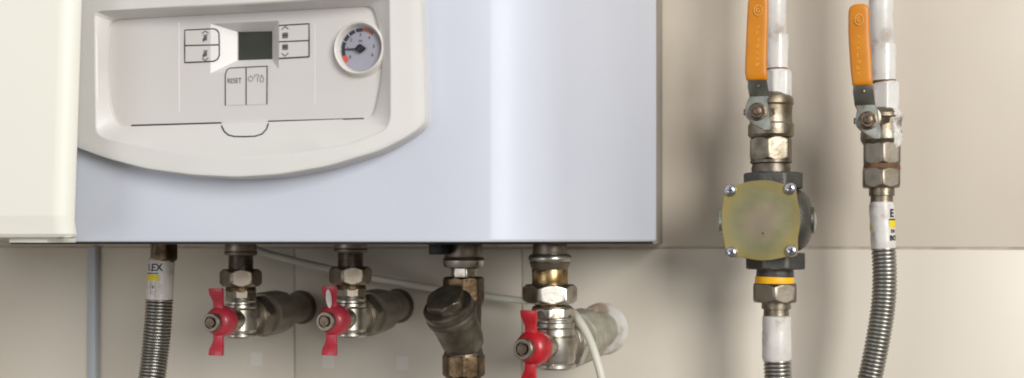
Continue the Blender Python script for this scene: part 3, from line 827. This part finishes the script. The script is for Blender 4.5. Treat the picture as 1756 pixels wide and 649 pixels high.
# gas filter
def gas_filter():
    q = .060; cx = 1324
    t = thing('gas_filter', P(cx, 460, q), 'grey gas filter with a square yellowish cover plate held by four cross screws', 'gas filter')
    bm = bmesh.new()
    s = S(cx, q)
    # body ends: octagonal blocks
    hexn(bm, P(1326, 297, q), (0,0,-1), 28/s, 53/s, .39, sides=8); b_ = build('top_boss', bm, M['alu'], t)
    bm = bmesh.new(); hexn(bm, P(1330, 434, q), (0,0,-1), 28/s, 53/s, .39, sides=8); build('bottom_boss', bm, M['alu'], t)
    qp = .092
    sq = [(1242,319),(1261,319),(1275,313.5),(1290,310.5),(1306,309),(1322,310),(1334,313),(1346,317),(1364,314.5),(1366,330),(1368,345),(1371.5,362),(1373,378),(1371,394),(1368,410),(1369,424),(1368,440),(1350,440.5),(1336,444),(1320,447),(1302,447.5),(1286,445),(1270,441),(1245,443),(1243,424),(1240,408),(1237.5,392),(1237,376),(1238,360),(1241,342)]
    sq = refine(sq, 7)
    rings = []
    front = [P(x, y, qp) for x, y in sq]; cen = sum(front, Vector())/len(front)
    bm = bmesh.new()
    rings = [[cen+(p-cen)*.99+Vector((0,.0016,0)) for p in front], [p+Vector((0,.0014,0)) for p in front], [p+Vector((0,.0003,0)) for p in front], [cen+(p-cen)*.988 for p in front]]
    for k in (.85,.7,.55): rings.append([cen+(p-cen)*k-Vector((0,.0004*(1-k),0)) for p in front])
    loft(bm, rings); cv = build('cover_plate', bm, M['cover'], t)
    bm = bmesh.new()
    rings = [[cen+(p-cen)*k+Vector((0,dy,0)) for p in front] for dy, k in ((.0018,.955),(.0026,.97),(.010,.97),(.016,.93),(.026,.90),(.044,.84),(.047,.8))]
    loft(bm, rings); build('housing', bm, M['alu'], t)
    # round side bosses
    bm = bmesh.new(); c = P(1357, 378, .062); cyl(bm, c, (1,-.05,0), [(-.004,.0215),(.0035,.0215),(.0062,.0206),(.0090,.0186),(.0115,.0155),(.0130,.0120),(.0136,.0092),(.0150,.0088),(.0154,.0078)]); build('side_boss', bm, M['alu'], t)
    bm = bmesh.new(); c = P(1366, 378, .066); cyl(bm, P(1388, 380, .064), (1,-.35,0), [(0,.007),(.002,.0072),(.0030,.0066),(.003,.003)]); build('test_plug', bm, M['screw'], t)
    bm = bmesh.new(); c = P(1238.5, 380, .072); cyl(bm, c, (-1,-.1,0), [(-.008,.0092),(-.001,.0092),(.0010,.0092),(.0022,.0088),(.0026,.0080),(.0018,.0070),(.0018,.002)]); build('side_plug', bm, M['zinc'], t)
    for (x, y) in ((1252.5,327),(1355,324),(1255,433.5),(1357,430.5)):
        c = P(x, y, qp+.0002); bm = bmesh.new()
        cyl(bm, c, (0,-1,0), [(0,.0040),(.0012,.0040),(.0022,.0034),(.0029,.0022),(.0031,.0008)], 32)
        sc = build('screw', bm, M['screw'], t)
        bm = bmesh.new(); an = random.uniform(0, 1.5)
        for k in range(2):
            a = an+k*PI/2; u = Vector((math.cos(a),0,math.sin(a))); v = Vector((-math.sin(a),0,math.cos(a)))
            o = c+Vector((0,-.0024-.0001*k,0)); prism(bm, [o+u*.0021+v*.00042, o-u*.0021+v*.00042, o-u*.0021-v*.00042, o+u*.0021-v*.00042], Vector((0,-.0009,0)))
        build('cross_slot', bm, M['socket'], sc, 0)
    # punch mark
    bm = bmesh.new(); drum(bm, P(1309, 400, qp-.0003), (0,-1,0), .0009, .0008, bev=.0002, n=16); build('punch_mark', bm, M['bolt'], cv)
gas_filter()

# centre hose below the filter
def hose_mid():
    q = .060
    t = thing('flexible_hose', P(1331, 480, q), 'corrugated steel hose with yellow gasket under the square gas filter', 'hose', 'corrugated metal hoses')
    stack(t, 1329, q, [('collar','alu','c',459,476,31,32), ('gasket','yellow','c',474,487,32.5,33,{'cx':1328}), ('union_nut','nickel_dull','h',486,518,41.5,None,{'rot':.52}),
        ('neck','nickel_gas','p',517,546,24,None,{'cx':1331,'prof':[(516,20),(518,24.5),(530,24.5),(531,21),(545,21.5),(546,18)]}),
        ('collar_sleeve','sleeve','p',541,620,24,None,{'cx':1332,'prof':[(541,20),(543,24),(560,24.5),(566,23.8),(572,24.8),(600,24.6),(614,24.8),(619,23)]})])
    hose(t, [P(1333, 616, q), P(1334, 660, q), P(1330, 700, q), P(1318, 780, q)], 23.5/S(1333, q), .0027)
hose_mid()
def hose_right():
    q = .060
    t = thing('flexible_hose', P(1511, 300, q), 'corrugated steel hose curving down on the far right with a black and yellow printed collar', 'hose', 'corrugated metal hoses')
    stack(t, 1511, q, [('union_nut','nickel_dull','h',289,322,34.5,None,{'rot':.5}), ('neck','nickel_gas','p',320,352,20,None,{'cx':1512,'prof':[(319,17),(321,21),(336,21),(337,18.5),(351,18.5)]})])
    s = S(1513, q); r = 20.5/s; a = P(1511.5, 347, q); b = P(1515, 428, q)
    bm = bmesh.new(); prof = [.92,1,1.01,1.03,1,.99,1,1.02,1,.99,1.01,1.02,1,.98]
    n = len(prof); loft(bm, [ring(a.lerp(b, i/(n-1)), Vector((1,0,0)), Vector((0,-1,0)), r*k, 40) for i, k in enumerate(prof)])
    sl = build('collar_sleeve', bm, M['sleeve'], t, 50)
    def at(py, off):
        c = a.lerp(b, (py-347)/81.0); return lambda x, z: c+Vector((0,0,z))+Vector((math.sin(off+x/r)*(r+.0003), -math.cos(off+x/r)*(r+.0003), 0))
    off = .86
    bm = bmesh.new(); add_text(bm, 'E', .0075, at(367, off-.05), .0003); add_text(bm, 'EN', .0032, at(397, off), .0001); add_text(bm, 'BO', .0046, at(409, off), .00025)
    f = at(377, off+.05)
    for i in range(5): rect(bm, f, -.0035+i*.0015, -.0005, -.0020+i*.0015, .0005)
    build('lettering', bm, M['ink'], sl, 0)
    bm = bmesh.new(); f = at(384.5, off+.05)
    for i in range(5): rect(bm, f, -.0035+i*.0015, -.0026, -.0020+i*.0015, .0024)
    f = at(390, -1.35)
    for i in range(2): rect(bm, f, -.001+i*.0012, -.0022, .0002+i*.0012, .0022)
    build('yellow_band', bm, M['label_yellow'], sl, 0)
    hose(t, [P(1515, 424, q), P(1517, 470, q), P(1515, 520, q), P(1507, 575, q), P(1494, 640, q), P(1478, 700, q), P(1455, 780, q)], 20.5/s, .0027)
hose_right()

# ------------------------------------------------------------------ cable
def cable():
    pts = [P(418, 405, .07), P(440, 428, .06), P(500, 446, .050), P(580, 464, .040), P(660, 481, .030), P(740, 494, .022), P(830, 507, .020), P(900, 516, .022),
           P(950, 512, .045), P(972, 528, .085), P(990, 545, .115), P(1010, 580, .125), P(1024, 620, .130), P(1034, 665, .130), P(1040, 760, .12)]
    bm = bmesh.new(); sweep(bm, even(crom(pts, 16), .003), .0027, 20)
    o = build('cable', bm, M['cable'], smooth=60)
    props(o, 'thin off-white cable sagging behind the valves and curving down beside the largest one', 'cable')
cable()

# ------------------------------------------------------------------ light, world, camera
w = bpy.data.worlds.new('World'); SC.world = w; w.use_nodes = True
nt = w.node_tree; bg = nt.nodes['Background']
tc = nt.nodes.new('ShaderNodeTexCoord'); sp = nt.nodes.new('ShaderNodeSeparateXYZ'); nt.links.new(tc.outputs['Generated'], sp.inputs[0])
rp = nt.nodes.new('ShaderNodeMapRange'); rp.inputs['From Min'].default_value = -.6; rp.inputs['From Max'].default_value = .8
nt.links.new(sp.outputs['Z'], rp.inputs['Value'])
cr = nt.nodes.new('ShaderNodeValToRGB'); nt.links.new(rp.outputs['Result'], cr.inputs[0])
cr.color_ramp.elements[0].color = (.20,.175,.15,1); cr.color_ramp.elements[1].color = (.62,.60,.60,1)
nt.links.new(cr.outputs[0], bg.inputs[0]); bg.inputs[1].default_value = .82
def area(loc, target, sx, sy, power, col):
    l = bpy.data.lights.new('window_and_fill_light', 'AREA'); l.shape = 'RECTANGLE'; l.size = sx; l.size_y = sy; l.energy = power; l.color = col
    o = bpy.data.objects.new('window_and_fill_light', l); COL.objects.link(o); o.location = loc
    o.rotation_euler = (Vector(target)-Vector(loc)).to_track_quat('-Z', 'Y').to_euler(); return o
area((2.20,-2.95,CZ+.95), (-.1,0,CZ), 1.45, 1.7, 134, (1.0,.985,.96))
area((-1.2,-2.2,CZ-.1), (-.3,0,CZ), 1.0, 1.0, 7, (.92,.95,1.0))  # added weak fill lamp from the left, not a window

cam = bpy.data.cameras.new('camera'); co = bpy.data.objects.new('camera', cam); COL.objects.link(co)
co.location = (0, -D, CZ); co.rotation_euler = (R(90), 0, TH)
cam.sensor_width = 36; cam.lens = F/1756*36; cam.shift_y = (HY-324.5)/1756; cam.clip_start = .02; cam.clip_end = 50
cam.dof.use_dof = True; cam.dof.focus_distance = .70; cam.dof.aperture_fstop = 9
SC.camera = co
SC.view_settings.view_transform = 'Standard'; SC.view_settings.look = 'None'; SC.view_settings.exposure = 0; SC.view_settings.gamma = 1
SC.cycles.filter_width = 1.9
